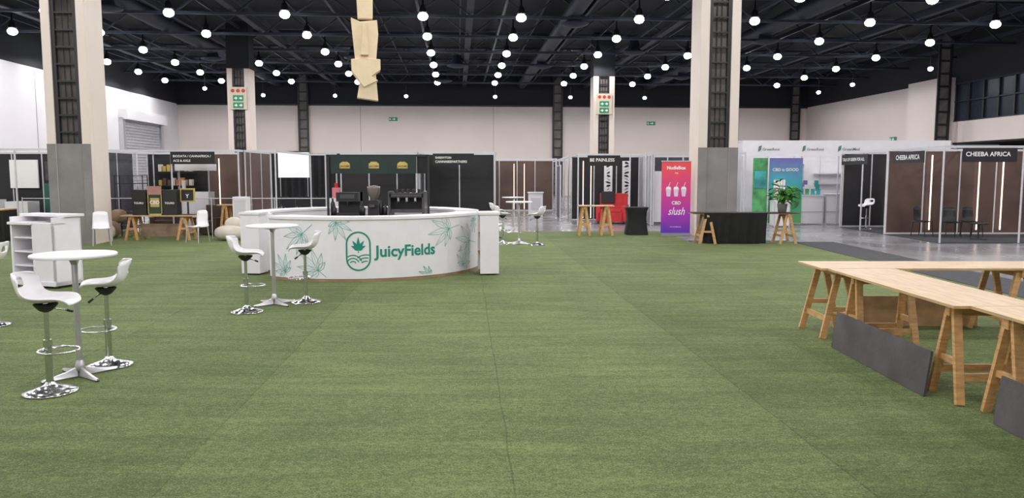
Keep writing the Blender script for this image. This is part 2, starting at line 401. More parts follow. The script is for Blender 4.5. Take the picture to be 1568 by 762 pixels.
# ------------------------------------------------------------ bar stools & tables
def bar_stool(x,y,ang,zs=.765):
    e=empty('bar_stool',(x,y,0),ang)
    b=B('stool_frame',parent=e)
    b.lathe([(0,.012),(.20,.012),(.205,.02),(.20,.03),(.12,.05),(.05,.075),(.035,.10),(.033,.11)],chrome)
    b.rod((0,0,.08),(0,0,.44),.028,chrome,16); b.rod((0,0,.44),(0,0,zs-.02),.019,chrome,16)
    b.rod((0,0,.40),(0,0,.45),.034,chrome,16)
    b.torus(.08,0,.36,.15,.010,chrome); b.rod((-.03,0,.36),(-.07,0,.36),.01,chrome)
    b.rod((0,.03,.36),(.02,.135,.36),.008,chrome); b.rod((0,-.03,.36),(.02,-.135,.36),.008,chrome)
    b.lathe([(.02,zs-.09),(.05,zs-.075),(.09,zs-.03),(.09,zs-.02)],blackM,n=16)
    b.rod((.03,.02,zs-.06),(.10,.15,zs-.10),.006,chrome); b.rod((.10,.15,zs-.10),(.13,.19,zs-.12),.011,blackM)
    b.done()
    # scoop shell: centre line profile (x forward, z), half width, side lift
    prof=[(.215,-.030,.145,.01),(.205,.000,.175,.02),(.15,.012,.195,.03),(.07,.002,.205,.04),(-.02,-.006,.21,.05),(-.09,.000,.212,.06),(-.14,.028,.214,.07),(-.170,.070,.213,.065),(-.188,.115,.21,.05),(-.200,.155,.205,.03),(-.210,.190,.195,.008),(-.218,.218,.175,-.010),(-.224,.236,.145,-.012)]
    nu=16; vs=[];fs=[]; n=len(prof)
    for j,(px,pz,hw,lift) in enumerate(prof):
        tt=j/(n-1)
        bow=.085*min(1,max(0,(tt-.35)/.35))
        for i in range(nu+1):
            u=-1+2*i/nu; a=abs(u)
            vs.append((px+bow*a**2.4,u*hw*(1-.04*a*a*(tt<.5)),pz+lift*a**2.6+zs))
    for j in range(n-1):
        for i in range(nu):
            if j in (8,9) and 5<=i<=10: continue
            q=j*(nu+1)+i; fs.append((q,q+1,q+nu+2,q+nu+1))
    s=B('seat_shell',parent=e); s.add(vs,fs,whiteP,True); o=s.done()
    md=o.modifiers.new('sub','SUBSURF'); md.levels=1; md.render_levels=2
    md=o.modifiers.new('sol','SOLIDIFY'); md.thickness=.012; md.offset=0
def bar_table(x,y,rz=0,h=1.10,r=.34):
    b=B('round_bar_table',(x,y,0),rz)
    b.lathe([(0,h-.028),(r-.01,h-.028),(r,h-.022),(r,h-.006),(r-.008,h),(0,h)],white,n=48)
    b.lathe([(.12,h-.03),(.12,h-.045),(.04,h-.06),(.026,h-.1)],alu,n=20)
    b.rod((0,0,.08),(0,0,h-.03),.025,alu,20)
    b.lathe([(.026,.16),(.038,.12),(.045,.08),(.03,.05),(0,.05)],alu,n=20)
    for k in range(4):
        a=math.pi/4+k*math.pi/2
        M=Matrix.Rotation(a,4,'Z')
        pts=[(.03,.05,.10),(.12,.042,.07),(.22,.038,.050),(.32,.034,.038)]
        vs=[]
        for (rr,w_,h_) in pts:
            for (sy,z) in ((-w_/2,.024),(w_/2,.024),(w_/4,h_),(-w_/4,h_)): vs.append(M@Vector((rr,sy,z)))
        fs=[]
        for i in range(3):
            for j in range(4): fs.append((i*4+j,i*4+(j+1)%4,(i+1)*4+(j+1)%4,(i+1)*4+j))
        fs+= [(0,3,2,1),(12,13,14,15)]
        b.add(vs,fs,alu); b.rod(M@Vector((.30,0,.012)),M@Vector((.30,0,.03)),.018,blackM,10)
    b.done()
bar_table(-3.80,6.67,.15); bar_stool(-3.76,6.16,math.radians(10)); bar_stool(-3.74,7.05,math.radians(205))
bar_table(-3.25,10.46,.1); bar_stool(-3.42,9.86,math.radians(12)); bar_stool(-2.86,10.62,math.radians(195))
bar_table(.18,19.7,.2); bar_stool(.63,19.35,math.radians(160)); bar_stool(-.24,19.7,math.radians(10)); bar_stool(-.42,21.6,math.radians(10))
bar_table(0.03,23.6,.2); bar_stool(-6.12,8.96,math.radians(190)); bar_table(-6.6,8.6)

# ------------------------------------------------------------ round bar counter
CX,CY,R=-2.83,14.87,2.2
bar=empty('round_bar_counter',(CX,CY,0))
b=B('counter_body',parent=bar)
G0,G1=-.62,2*math.pi-1.02
RG0,RG1=1.42,1.80
for a0,a1 in ((G0,RG0),(RG1,G1)):
    b.arc(0,0,R-.04,R,.06,1.04,a0,a1,white,110)
    b.arc(0,0,R-.42,R-.39,.06,1.04,a0,a1,white,110)
    b.arc(0,0,R-.44,R+.025,1.04,1.085,a0,a1,white,110)
    b.arc(0,0,R-.40,R-.01,0.012,.06,a0,a1,kick,110)
    b.arc(0,0,R-.39,R-.04,.50,.52,a0,a1,white,110)
    for a in (a0,a1):
        M=Matrix.Rotation(a,4,'Z'); b.box(-.02,.02,-R,-R+.42,.06,1.04,white,M)
b.done()
b=B('counter_print',parent=bar)
def wrap(s0,z0):
    def fn(u,v,off=.006):
        a=s0+u/R; return ((R+off)*math.sin(a),-(R+off)*math.cos(a),z0+v)
    return fn
b.text('JuicyFields',1.10,wrap(.250,.425),green,0.025)
L0=wrap(.135,.52)
def ribbon(pts,w_,fn,mt,closed=True,zlim=None):
    n=len(pts); vs=[];fs=[]
    for i in range(n):
        if closed: p0,p1=pts[i-1],pts[(i+1)%n]
        else: p0,p1=pts[max(0,i-1)],pts[min(n-1,i+1)]
        dx,dy=p1[0]-p0[0],p1[1]-p0[1]; l=math.hypot(dx,dy) or 1; nx,ny=-dy/l*w_/2,dx/l*w_/2
        vs+= [fn(pts[i][0]-nx,pts[i][1]-ny),fn(pts[i][0]+nx,pts[i][1]+ny)]
    for i in range(n if closed else n-1):
        j=(i+1)%n; f=(2*i,2*j,2*j+1,2*i+1)
        if zlim and any(not(zlim[0]<vs[k][2]<zlim[1]) for k in f): continue
        fs.append(f)
    b.add(vs,fs,mt)
st=[]
for i in range(13): a=math.pi*i/12; st.append((.19*math.cos(a),.125+.19*math.sin(a)))
for i in range(13): a=math.pi+math.pi*i/12; st.append((.19*math.cos(a),-.125+.19*math.sin(a)))
ribbon(st,.026,L0,green)
def leaflet(cx,cy,ang,ln,wd,n=9):
    up=[];dn=[]
    for i in range(n+1):
        t=i/n; w_=wd*math.sin(math.pi*t**.8)*(1-.25*t)
        up.append((t*ln,w_)); dn.append((t*ln,-w_))
    pts=up+dn[::-1][1:-1]; c,s_=math.cos(ang),math.sin(ang)
    return [(cx+p[0]*c-p[1]*s_,cy+p[0]*s_+p[1]*c) for p in pts]
for k,(ang,ln) in enumerate([(90,.20),(55,.17),(125,.17),(22,.13),(158,.13),(-8,.07),(188,.07)]):
    p=leaflet(0,.04,math.radians(ang),ln,.028); b.add([L0(x,y) for x,y in p],[tuple(range(len(p)))],green)
b.add([L0(x,y) for x,y in ((-.006,-.03),(.006,-.03),(.006,.05),(-.006,.05))],[(0,1,2,3)],green)
def arcp(cx,cy,r,a0,a1,n=14): return [(cx+r*math.cos(math.radians(a0+(a1-a0)*i/n)),cy+r*math.sin(math.radians(a0+(a1-a0)*i/n))) for i in range(n+1)]
for r in (.05,.10,.15): ribbon(arcp(-.09,-.235+.02,r,20,125 if r>.1 else 150),.017,L0,green,False)
for r in (.11,.165,.215): ribbon(arcp(.12,-.275,r,75,130),.017,L0,green,False)
def line_leaf(phi,z,size,rot):
    fn=wrap(phi,z)
    f2=lambda u,v:fn(u,v,.005)
    for ang,k in ((90,1),(58,.9),(122,.9),(28,.68),(152,.68),(0,.42),(180,.42)):
        a=math.radians(ang+rot); p=leaflet(0,0,a,size*k,size*.115)
        ribbon(p,.0060,f2,tealln,True,(.08,1.03)); ribbon([(size*k*t*math.cos(a),size*k*t*math.sin(a)) for t in (.3,.6,1)],.004,f2,tealln,False,(.08,1.03))
    a=math.radians(rot-90); ribbon([(math.cos(a)*size*t,math.sin(a)*size*t) for t in (0,.2,.4,.6)],.008,f2,tealln,False,(.08,1.03))
for t in ((-.30,.80,.42,130),(-.17,.20,.44,50),(-.03,1.0,.34,-150),(-.46,.16,.34,30),(.90,.84,.48,100),(1.2,.58,.50,80),(1.08,.16,.42,-20),(.70,.06,.24,70),(1.28,.98,.30,200)): line_leaf(*t)
b.done()
b=B('bar_back_unit',parent=bar)
b.box(-.78,1.18,.35,.95,0.012,.93,panel); b.box(-.82,1.22,.3,1.0,.93,.97,blackM)
for px in (-.80,1.18):
    b.box(px-.02,px+.02,.40,.44,.97,2.17,blackM)
b.box(-.8,1.18,.40,.44,2.13,2.17,blackM)
for px in (-.45,.12,.68):
    b.box(px-.275,px+.275,.38,.40,1.80,2.13,jac)
    b.prism([(px-.10,1.90),(px+.10,1.90),(px+.10,1.99),(px+.05,2.03),(px-.05,2.03),(px-.10,1.99)],.374,.38,gold)
    b.textF('JACOBS',px-.09,.372,1.925,.18,jac,.02)
b.box(.96,1.18,.41,.43,1.8,2.13,cloth)
b.done()
b=B('espresso_machine',(CX+.75,CY+.6,.97))
b.box(-.32,.32,-.22,.25,.06,.13,silver); b.box(-.33,.33,-.02,.25,.13,.45,blackM); b.box(-.33,.33,-.25,.25,.36,.44,blackM); b.box(-.30,.30,-.255,-.25,.38,.42,silver)
b.box(-.36,-.31,-.25,.25,.0,.48,silver); b.box(.31,.36,-.25,.25,.0,.48,silver)
for sx in (-.17,.0,.17): b.rod((sx,-.14,.36),(sx,-.14,.27),.035,chrome,12); b.beam((sx,-.14,.28),(sx,-.32,.26),.025,.025,blackM)
for i in range(5):
    b.rod((-.22+i*.11,.05,.44),(-.22+i*.11,.05,.52),.03,silver,10,.036)
b.done()
b=B('coffee_grinder',(CX+.08,CY+.55,.97))
b.box(-.10,.10,-.14,.14,0,.30,blackM); b.lathe([(.05,.3),(.12,.44),(.13,.54),(.13,.57),(0,.60)],mat('smoke_plastic',(.16,.14,.13),.2),n=20); b.box(-.05,.05,-.22,-.14,.17,.22,silver)
b.done()
b=B('coffee_machine',(CX-.42,CY+.6,.97))
b.box(-.22,.22,-.2,.22,0,.06,blackM); b.box(-.22,.22,.0,.22,.06,.46,blackM); b.box(-.22,.22,-.2,.22,.28,.46,blackM); b.box(-.14,.14,-.21,-.2,.34,.42,silver); b.lathe([(.03,.28),(.025,.2),(0,.2)],silver,0,-.1,12)
b.done()
b=B('bar_canisters',(CX,CY+.45,.97))
for x,h_ in ((-.15,.26),(-.11,.2),(.24,.3),(.33,.22),(-.72,.34),(-.68,.2)):
    b.lathe([(0,0),(.04,0),(.045,h_*.7),(.02,h_*.85),(.018,h_),(0,h_)],blackM,x,random.uniform(-.05,.05),12)
b.done()
def gate(x,y,rz,w=.55,dp=.30):
    b=B('counter_gate',(x,y,0),rz)
    b.box(0,w,-.03,0,.04,1.08,white); b.box(0,.03,0,dp,.04,1.08,white); b.box(w-.03,w,0,dp,.04,1.08,white)
    b.box(-.02,w+.02,-.05,dp+.02,1.08,1.12,white)
    for z in (.04,.38,.72): b.box(0.03,w-.03,0,dp,z,z+.02,kick)
    for xx in (.05,w-.05): b.rod((xx,dp/2,.012),(xx,dp/2,.04),.02,blackM,8)
    b.done()
gate(-.26,13.55,math.radians(97)); gate(-4.78,13.62,math.radians(-8),.34)

# ------------------------------------------------------------ white display shelf (left)
b=B('white_shelf_unit',(-7.42,12.2,0),math.radians(-20))
b.box(-.46,-.42,-.2,.3,.05,1.12,white); b.box(.42,.46,-.2,.3,.05,1.12,white); b.box(.0,.03,-.2,.3,.05,1.0,white)
b.box(-.46,.46,.27,.3,.05,1.15,white); b.box(-.47,.02,-.24,.34,1.0,1.04,white); b.box(-.50,.50,.0,.34,1.12,1.16,white); b.box(-.46,.46,-.22,.3,.05,.12,white)
for z in (.34,.56,.78): b.box(-.42,.0,-.18,.27,z,z+.025,white)
b.box(.03,.46,-.2,-.17,.12,1.0,white); b.box(.03,.46,-.2,.02,1.0,1.03,white)
for sx in (-.42,.42):
    for sy in (-.16,.26): b.rod((sx,sy,.012),(sx,sy,.05),.025,blackM)
b.done(.004)

# ------------------------------------------------------------ trestles
def trestle(b, cx,cy,axis,ln,h,sp=.2,mt=pine):
    ax=Vector((1,0,0)) if axis=='x' else Vector((0,1,0)); pr=Vector((0,1,0)) if axis=='x' else Vector((1,0,0)); c=Vector((cx,cy,0)); z=Vector((0,0,1))
    b.beam(c-ax*ln/2+z*(h-.04),c+ax*ln/2+z*(h-.04),.06,.08,mt)
    for e in (-1,1):
        for sgn in (-1,1):
            b.beam(c+ax*e*(ln/2-.05)+pr*sgn*.035+z*(h-.01),c+ax*e*(ln/2-.02)+pr*sgn*sp+z*0.015,.065,.035,mt)
        b.beam(c+ax*e*(ln/2-.035)-pr*sp*.62+z*.33,c+ax*e*(ln/2-.035)+pr*sp*.62+z*.33,.03,.05,mt)
    for sgn in (-1,1):
        b.beam(c-ax*(ln/2-.04)+pr*sgn*sp*.75+z*.22,c+ax*(ln/2-.04)+pr*sgn*sp*.75+z*.22,.02,.06,mt)
H=.76
b=B('trestle_table'); b.box(3.31,6.6,8.2,8.90,H,H+.022,plyX)
trestle(b,3.56,8.54,'y',.64,H); trestle(b,5.5,8.54,'y',.64,H); b.done()
b=B('trestle_table'); b.box(3.37,4.08,5.83,8.2-.01,H,H+.022,ply)
trestle(b,3.74,7.75,'x',.60,H); trestle(b,3.74,6.0,'x',.64,H); b.done()
b=B('trestle_table'); b.box(3.50,4.22,3.4,5.82,H,H+.022,ply)
trestle(b,3.85,5.45,'x',.64,H); trestle(b,3.85,3.7,'x',.64,H); b.done()
def lean(name,x,y0,y1,h,t,mt):
    b=B(name,(x,0,0.014)); M=Matrix.Rotation(math.radians(7),4,'Y'); b.box(-t,0,y0,y1,0,h,mt,M); b.done()
lean('dark_plywood_board',3.30,6.03,7.82,.37,.018,darkbd)
lean('dark_plywood_board',3.44,3.9,5.36,.35,.018,darkbd)
b=B('pine_plank'); b.box(3.95,5.45,8.93,8.96,.014,.37,plyE); b.done()

b=B('trestle_table',(-.12,0,0)); b.box(4.72,7.42,19.6,20.2,H+.02,H+.04,plyE); b.box(4.72,7.42,19.58,20.2,H+.04,H+.05,cloth)
trestle(b,5.1,19.9,'y',.6,H+.02); trestle(b,7.15,19.9,'y',.6,H+.02)
n=40; vs=[];fs=[]
for i in range(n+1):
    x=5.0+1.6*i/n; yy=19.6+.03*math.sin(i*1.1)+.02*math.sin(i*.47)
    vs+=[(x,19.59,H+.04),(x,yy+.06,.40),(x+.02*math.sin(i),yy+.12,.03)]
for i in range(n): 
    for j in (0,1): fs.append((i*3+j,(i+1)*3+j,(i+1)*3+j+1,i*3+j+1))
b.add(vs,fs,cloth,True); b.box(5.25,6.5,19.8,20.15,.02,H,cloth); b.done()
b=B('trestle_table'); b.box(1.93,2.96,22.3,22.9,.86,.885,plyX); trestle(b,2.1,22.6,'y',.55,.86,.16); trestle(b,2.75,22.6,'y',.55,.86,.16); b.done()
b=B('cocktail_table_with_cloth',(3.68,22.9,0))
vs=[];fs=[];prof=[(.33,.02),(.30,.25),(.27,.5),(.30,.7),(.34,.80),(.34,.82)]
for (r,z) in prof:
    for i in range(24):
        a=2*math.pi*i/24; q=max(abs(math.cos(a)),abs(math.sin(a))); rr=r/(q**.7)*(1+.04*math.sin(6*a)*(z<.6)); vs.append((rr*math.cos(a),rr*math.sin(a),z))
for j in range(5):
    for i in range(24): fs.append((j*24+i,j*24+(i+1)%24,(j+1)*24+(i+1)%24,(j+1)*24+i))
fs.append(tuple(120+i for i in range(24))); b.add(vs,fs,cloth,True); b.done()

# potted plant
b=B('potted_plant',(6.95,19.9,H+.052))
b.lathe([(0,0),(.10,0),(.13,.2),(.135,.22),(.12,.22),(.11,.19),(0,.19)],potM,n=20)
for k in range(120):
    a=random.uniform(0,6.28); el=random.uniform(.25,1.5); ln=random.uniform(.12,.40); 
    base=Vector((random.uniform(-.05,.05),random.uniform(-.05,.05),.2+random.uniform(0,.28)))
    d=Vector((math.cos(a)*math.cos(el),math.sin(a)*math.cos(el),math.sin(el)))
    tip=base+d*ln; b.rod(base,tip,.004,leafM,5)
    side=d.cross(Vector((0,0,1))).normalized(); L_=random.uniform(.14,.24); W_=L_*.24
    out=Vector((math.cos(a),math.sin(a),random.uniform(-.5,.6))).normalized()
    pts=[tip-out*.02]+[tip+out*L_*.35+side*W_,tip+out*L_*.7+side*W_*.75-Vector((0,0,.02)),tip+out*L_-Vector((0,0,.06)),tip+out*L_*.7-side*W_*.75-Vector((0,0,.02)),tip+out*L_*.35-side*W_]
    mid=tip+out*L_*.5-Vector((0,0,.025))
    b.add(pts+[mid],[(i,(i+1)%6,6) for i in range(6)],leafM)
b.done()

def armchair(name,x,y,rz,mt,throw=True,s=1.0):
    b=B(name,(x,y,0.012),rz)
    q=lambda *a:[v*s for v in a]
    b.box(*q(-.46,.46,-.42,.42,.08,.42),mt); b.box(*q(-.54,-.38,-.42,.42,.08,.64),mt); b.box(*q(.38,.54,-.42,.42,.08,.64),mt); b.box(*q(-.5,.5,.28,.48,.08,1.08),mt); b.box(*q(-.37,.37,-.43,.28,.42,.52),mt)
    for xx in (-.46,.46):
        for yy in (-.36,.4): b.rod((xx*s,yy*s,0),(xx*s,yy*s,.08*s),.03,blackM)
    if throw: b.box(-.45,.05,.2,.27,.72,1.15,blackM)
    b.done(.05)
armchair('red_armchair',3.66,28.2,math.radians(-15),red)

b=B('rollup_banner',(4.74,22.4,0))
wd=.435
b.box(-wd,wd,-.08,.08,.012,.09,alu); b.box(-wd+.01,wd-.01,-.004,.004,.09,2.16,slushM); b.box(-wd,wd,-.02,.02,2.15,2.18,alu); b.rod((0,.03,.05),(0,.03,2.16),.012,alu)
b.textF('NudleBox',-.27,-.008,1.93,.54,txtW,.03); b.textF('THE',-.05,-.008,1.80,.1,txtW)
cupM=mat('cup_print',(0.7,.55,.75),.5)
for x in (-.22,0,.22):
    b.prism([(x-.05,1.15),(x+.05,1.15),(x+.075,1.36),(x-.075,1.36)],-.010,-.006,cupM); b.prism([(x-.08,1.36),(x+.08,1.36),(x+.05,1.43),(x-.05,1.43)],-.010,-.006,txtW); b.beam((x,-.008,1.43),(x+.05,-.008,1.56),.012,.004,txtW)
b.textF('CBD',-.12,-.008,.92,.26,txtW,.02)
b.text('slush',.46,lambda u,v:(-.22+u+v*.35,-.008,.62+v*1.3),txtW,.0)
b.textF('www.slushbox.co',-.16,-.008,.26,.32,txtW,.0)
b.done()

# ------------------------------------------------------------ exhibition stands
def shell(name, segs, posts, rails, H=2.5, headers=(), extras=None):
    b=B(name); done=set()
    def post(x,y):
        k=(round(x,1),round(y,1))
        if k in done: return
        done.add(k); b.rod((x,y,0.013),(x,y,H),.026,aluW,8)
    for (x0,y0,x1,y1,mt) in segs:
        L_=math.hypot(x1-x0,y1-y0); n=max(1,round(L_))
        b.beam((x0,y0,H/2),(x1,y1,H/2),.02,H-.08,mt)
        b.beam((x0,y0,H-.03),(x1,y1,H-.03),.05,.06,aluW); b.beam((x0,y0,.04),(x1,y1,.04),.05,.05,aluW)
        for i in range(n+1): post(x0+(x1-x0)*i/n,y0+(y1-y0)*i/n)
    for (x0,y0,x1,y1) in rails:
        b.beam((x0,y0,H-.03),(x1,y1,H-.03),.05,.06,aluW); post(x0,y0); post(x1,y1)
    for p in posts: post(*p)
    for (x0,x1,y,txt,tw) in headers:
        b.box(x0,x1,y-.05,y-.035,H-.42,H-.06,panel)
        lines=txt.split('|')
        for i,t in enumerate(lines):
            b.textF(t,x0+.08,y-.056,H-.27+(.0 if len(lines)==1 else (.05-.13*i)),tw*(len(t)/max(len(q) for q in lines)),txtW,.02)
    if extras: extras(b)
    return b.done()
def LED(b,x,y,z0=.1,z1=2.3,w=.03): b.box(x-w/2,x+w/2,y-.03,y-.012,z0,z1,strip)

def ex(b):
    b.box(-16.1,-15.2,24.9,24.95,1.35,2.25,txtW); b.box(-15.0,-13.9,24.85,24.93,.3,1.5,mat('dark_teal_panel',(.02,.10,.08),.6)); b.box(-14.9,-14.5,24.8,24.85,1.6,2.2,panelG)
    b.box(-15.6,-14.9,23.8,24.4,.013,.95,white); b.box(-13.6,-13.1,24.0,24.4,.013,1.1,panelG); b.box(-16.8,-16.0,24.0,24.5,.013,1.0,white)
shell('exhibition_stand',[(-18,25,-12.2,25,panel),(-12.2,22,-12.2,25,panelG)],[(-13.8,21.6)],[(-18,21.6,-12.2,21.6)],extras=ex,headers=[(-16.4,-15.3,21.6,'WELLNESS',.7)])
def ex(b):
    for x in (-9.6,-8.9): LED(b,x,25.5)
    for z in (.5,.95,1.4,1.85): 
        b.box(-11.5,-10.3,25.1,25.45,z,z+.03,blackM)
        for k in range(8): b.box(-11.45+k*.14,-11.35+k*.14,25.15,25.3,z+.03,z+.2+.08*random.random(),random.choice([orange,creamC,gold,brownC,panelB]))
    b.box(-10.15,-9.25,23.6,24.1,0.013,1.25,white); b.box(-10.2,-9.2,23.5,24.2,1.9,2.1,white)
    for x in (-10.15,-9.25): b.rod((x,23.7,1.2),(x,23.7,1.95),.02,alu)
    b.box(-10.3,-10.22,24.2,24.3,.013,1.6,white); b.box(-8.6,-8.2,24.4,24.9,.013,1.1,panelB)
shell('exhibition_stand',[(-12.0,25.6,-10.0,25.6,panel),(-10,25.6,-8.0,25.6,panelB),(-7.95,22.6,-7.95,25.6,panelB)],[(-10.9,22.6),(-9.9,22.6)],[(-11.8,22.6,-7.95,22.6),(-11.8,22.6,-11.8,25.6)],extras=ex,headers=[(-9.9,-8.62,22.6,'BIODATA / CANNAFRICA /|ACE & AXLE',1.1)])
shell('exhibition_stand',[],[(-7.2,23.2)],[(-7.9,23,-7.0,23),(-7.0,23,-7.0,27),(-7.0,27,-6.1,27)])
b=B('black_stage_curtain'); 
vs=[];fs=[];n=140
for i in range(n+1):
    x=-13.5+9*i/n; y=36+.08*math.sin(i*1.3); vs+=[(x,y,0),(x,y,2.75)]
for i in range(n): fs.append((2*i,2*i+2,2*i+3,2*i+1))
b.add(vs,fs,cloth,True); b.done()
b=B('projection_screen',(-9.55,34.0,0)); b.box(-.68,.68,-.01,.01,1.65,2.75,whiteE); b.box(-.7,.7,-.02,.02,2.75,2.8,blackM); b.rod((-.6,.03,0),(-.6,.03,2.75),.02,alu); b.rod((.6,.03,0),(.6,.03,2.75),.02,alu); b.done()
b=B('conference_chairs')
for r_ in range(3):
    for c in range(9):
        x=-12.4+c*.62+.1*r_; y=30.5+r_*1.3
        b.box(x-.2,x+.2,y-.2,y+.2,.43,.47,blackM); b.box(x-.2,x+.2,y-.22,y-.19,.5,.85,blackM)
        for dx in (-.19,.19):
            b.rod((x+dx,y-.2,0),(x+dx,y-.2,.85),.012,alu,6); b.rod((x+dx,y+.2,0),(x+dx,y+.2,.45),.012,alu,6)
b.done()
shell('exhibition_stand',[(-5.9,26.8,-3.0,26.8,panel)],[],[(-5.9,24.6,-3.0,24.6)])
shell('exhibition_stand',[(-2.95,26.2,-.6,26.2,panel),(-3.0,24.4,-3.0,26.2,panelG)],[(-.55,25.0)],[(-2.95,24.6,-.55,24.6),(-.55,24.6,-.55,26.2)],headers=[(-2.5,-1.2,24.6,'SHREWTON|CANNABISPARTNERS',1.0)])
b=B('pink_display_box',(-5.8,25.6,0)); b.box(-.2,.2,-.15,.15,0,1.0,white); b.box(-.12,.12,-.1,.1,1.0,1.35,pinkM); b.box(-.05,.05,-.05,.05,1.35,1.5,red); b.done()
def ex(b):
    for x in (.1,.6): LED(b,x,37.8)
shell('exhibition_stand',[(-1.5,38,2.0,38,panelB),(-1.5,35,-1.5,38,panelG)],[],[(-1.5,35,2.0,35)],extras=ex)
shell('exhibition_stand',[(-8,40,-1.5,40,panel)],[],[(-8,37,-1.5,37)])
b=B('white_reception_desk',(1.0,33.0,0)); b.box(-.3,.3,-.25,.25,0,1.0,white); b.box(-.34,.34,-.3,.3,1.0,1.04,white); b.box(-.2,.2,-.27,-.25,.3,.8,aluW); b.done()
shell('exhibition_stand',[(3.2,30.2,3.2,42,panelG)],[(2.25,y) for y in (30.2,33,36,39,42)],[(2.2,30.2,2.2,42),(2.2,33,3.2,33),(2.2,36,3.2,36),(2.2,39,3.2,39)])
b=B('folding_partition',(1.85,30.5,0)); b.box(-.04,.04,-.9,.9,.1,2.1,panelG); b.rod((0,-.9,0),(0,-.9,2.15),.03,aluW); b.rod((0,.9,0),(0,.9,2.15),.03,aluW); b.done()
def ex(b):
    for x in (2.75,3.05): LED(b,x,30)
    for x0 in (3.55,4.25):
        b.box(x0,x0+.32,29.93,29.96,.5,2.3,txtW)
        for k in range(14): b.prism([(x0+.16+.1*math.cos(t+k)*random.uniform(.5,1.2),.6+k*.125+.05*math.sin(t)) for t in [0,1.2,2.5,3.7,5]],29.915,29.925,blackM)
shell('exhibition_stand',[(2.3,30,4.9,30,panel)],[(2.3,27),(4.1,27)],[(2.3,27,4.85,27),(2.3,27,2.3,30)],extras=ex,headers=[(2.62,3.75,27,'BE PAINLESS',.85)])
clr=mat('clear_panel',(.35,.36,.40),.3)
def ex(b): b.box(5.05,5.5,27.5,27.55,.1,1.9,white); b.box(5.6,6.2,28.5,28.9,0.0,1.0,white)
shell('exhibition_stand',[(5.0,30,8.0,30,panelG),(4.93,27,4.93,30,clr)],[(5.5,25),(6.9,25)],[(4.3,25,7.5,25),(7.5,25,7.5,30)],extras=ex)
def ex(b):
    b.box(8.1,15.4,27.35,27.4,2.42,2.97,white)
    for x,t in ((10.35,'GreenRoot'),(11.6,'GreenMed'),(8.8,'GreenRoot')):
        b.textF(t,x,27.34,2.62,.60,logoG,.01); b.prism([(x-.16,2.58),(x-.06,2.64),(x-.04,2.80),(x-.14,2.76)],27.335,27.345,logoG)
    b.box(8.35,8.85,26.9,26.93,.1,2.35,bgreen); b.box(8.95,10.1,27.0,27.03,.1,2.35,grM)
    b.textF('CBD is GOOD',9.05,26.98,1.9,.9,txtW,.02); b.box(9.1,9.5,26.97,26.99,.9,1.6,txtW); b.blob((9.8,26.98,1.0),(.25,.01,.4),bgreen); b.box(8.4,8.8,26.87,26.89,1.3,1.9,teal)
    b.box(10.6,11.6,30.9,30.95,1.0,2.2,mat('product_poster',(.35,.45,.45),.5,var=.6,nscale=5))
    for z in (1.0,1.4,1.8): b.box(12,14,30.6,30.95,z,z+.03,aluW)
shell('exhibition_stand',[(8.1,31,15.4,31,white),(8.1,27.4,8.1,31,aluW)],[(10.2,27.4),(11.5,27.4),(13,27.4)],[(8.1,27.4,15.4,27.4)],H=2.97,extras=ex)
def rdesk(x,y,w_,h=1.05):
    b=B('white_display_counter',(x,y,0)); b.box(0,w_,0,.5,.05,h-.03,white); b.box(-.03,w_+.03,-.03,.53,h-.03,h,white)
    n=max(1,round(w_))
    for i in range(n+1): b.box(w_*i/n-.02,w_*i/n+.02,-.015,0,.0,h-.03,aluW)
    b.box(0,w_,-.015,0,.45,.48,aluW); b.done()
rdesk(9.7,27.6,1.4); rdesk(11.2,27.6,.9,1.1); rdesk(8.9,26.2,.5,.9)
b=B('brochure_display',(10.6,27.85,1.05))
for i in range(5):
    for j in range(3): b.box(-.5+i*.2,-.36+i*.2,-.1+j*.1,-.08+j*.1,j*.15,.22+j*.15,random.choice([teal,txtW,bgreen,purple]))
    b.box(-.5+i*.2,-.36+i*.2,-.12,.15,0,.02,alu)
b.done()

def ex(b):
    for x in (12.35,13.75,14.45,15.6,16.6): LED(b,x,22.88,.15,2.35,.035)
    b.box(11.1,17.5,20.0,22.9,0,.02,stripF)
    b.box(11.06,11.08,20.9,22.6,2.1,2.42,panel)
    b.text('CHEEBA AFRICA',1.3,lambda u,v:(11.05,22.4-u,2.2+v),txtW,.02)
shell('exhibition_stand',[(11.1,22.95,17.5,22.95,panelB)],[(11.1,20),(13.15,20),(15.2,20)],[(11.1,20,17.5,20),(11.1,20,11.1,22.95),(13.15,20,13.15,22.95)],H=2.52,extras=ex,headers=[(11.55,12.95,20,'CHEEBA AFRICA',1.15)])
def ex(b):
    for x in (12.6,13.6): LED(b,x,26.1)
    b.box(11.1,14,23,26.2,0,.015,stripF); b.box(11.35,12.3,22.99,23.02,2.1,2.44,panel)
    b.text('TALK OF GREEN FOR ALL',1.6,lambda u,v:(11.05,26.0-u,2.22+v),txtW,.02); b.box(11.06,11.08,24.2,26.1,2.1,2.42,panel)
shell('exhibition_stand',[(11.15,26.15,14,26.15,panel)],[(11.1,24.6)],[(11.1,23.0,11.1,26.15)],extras=ex,H=2.52)

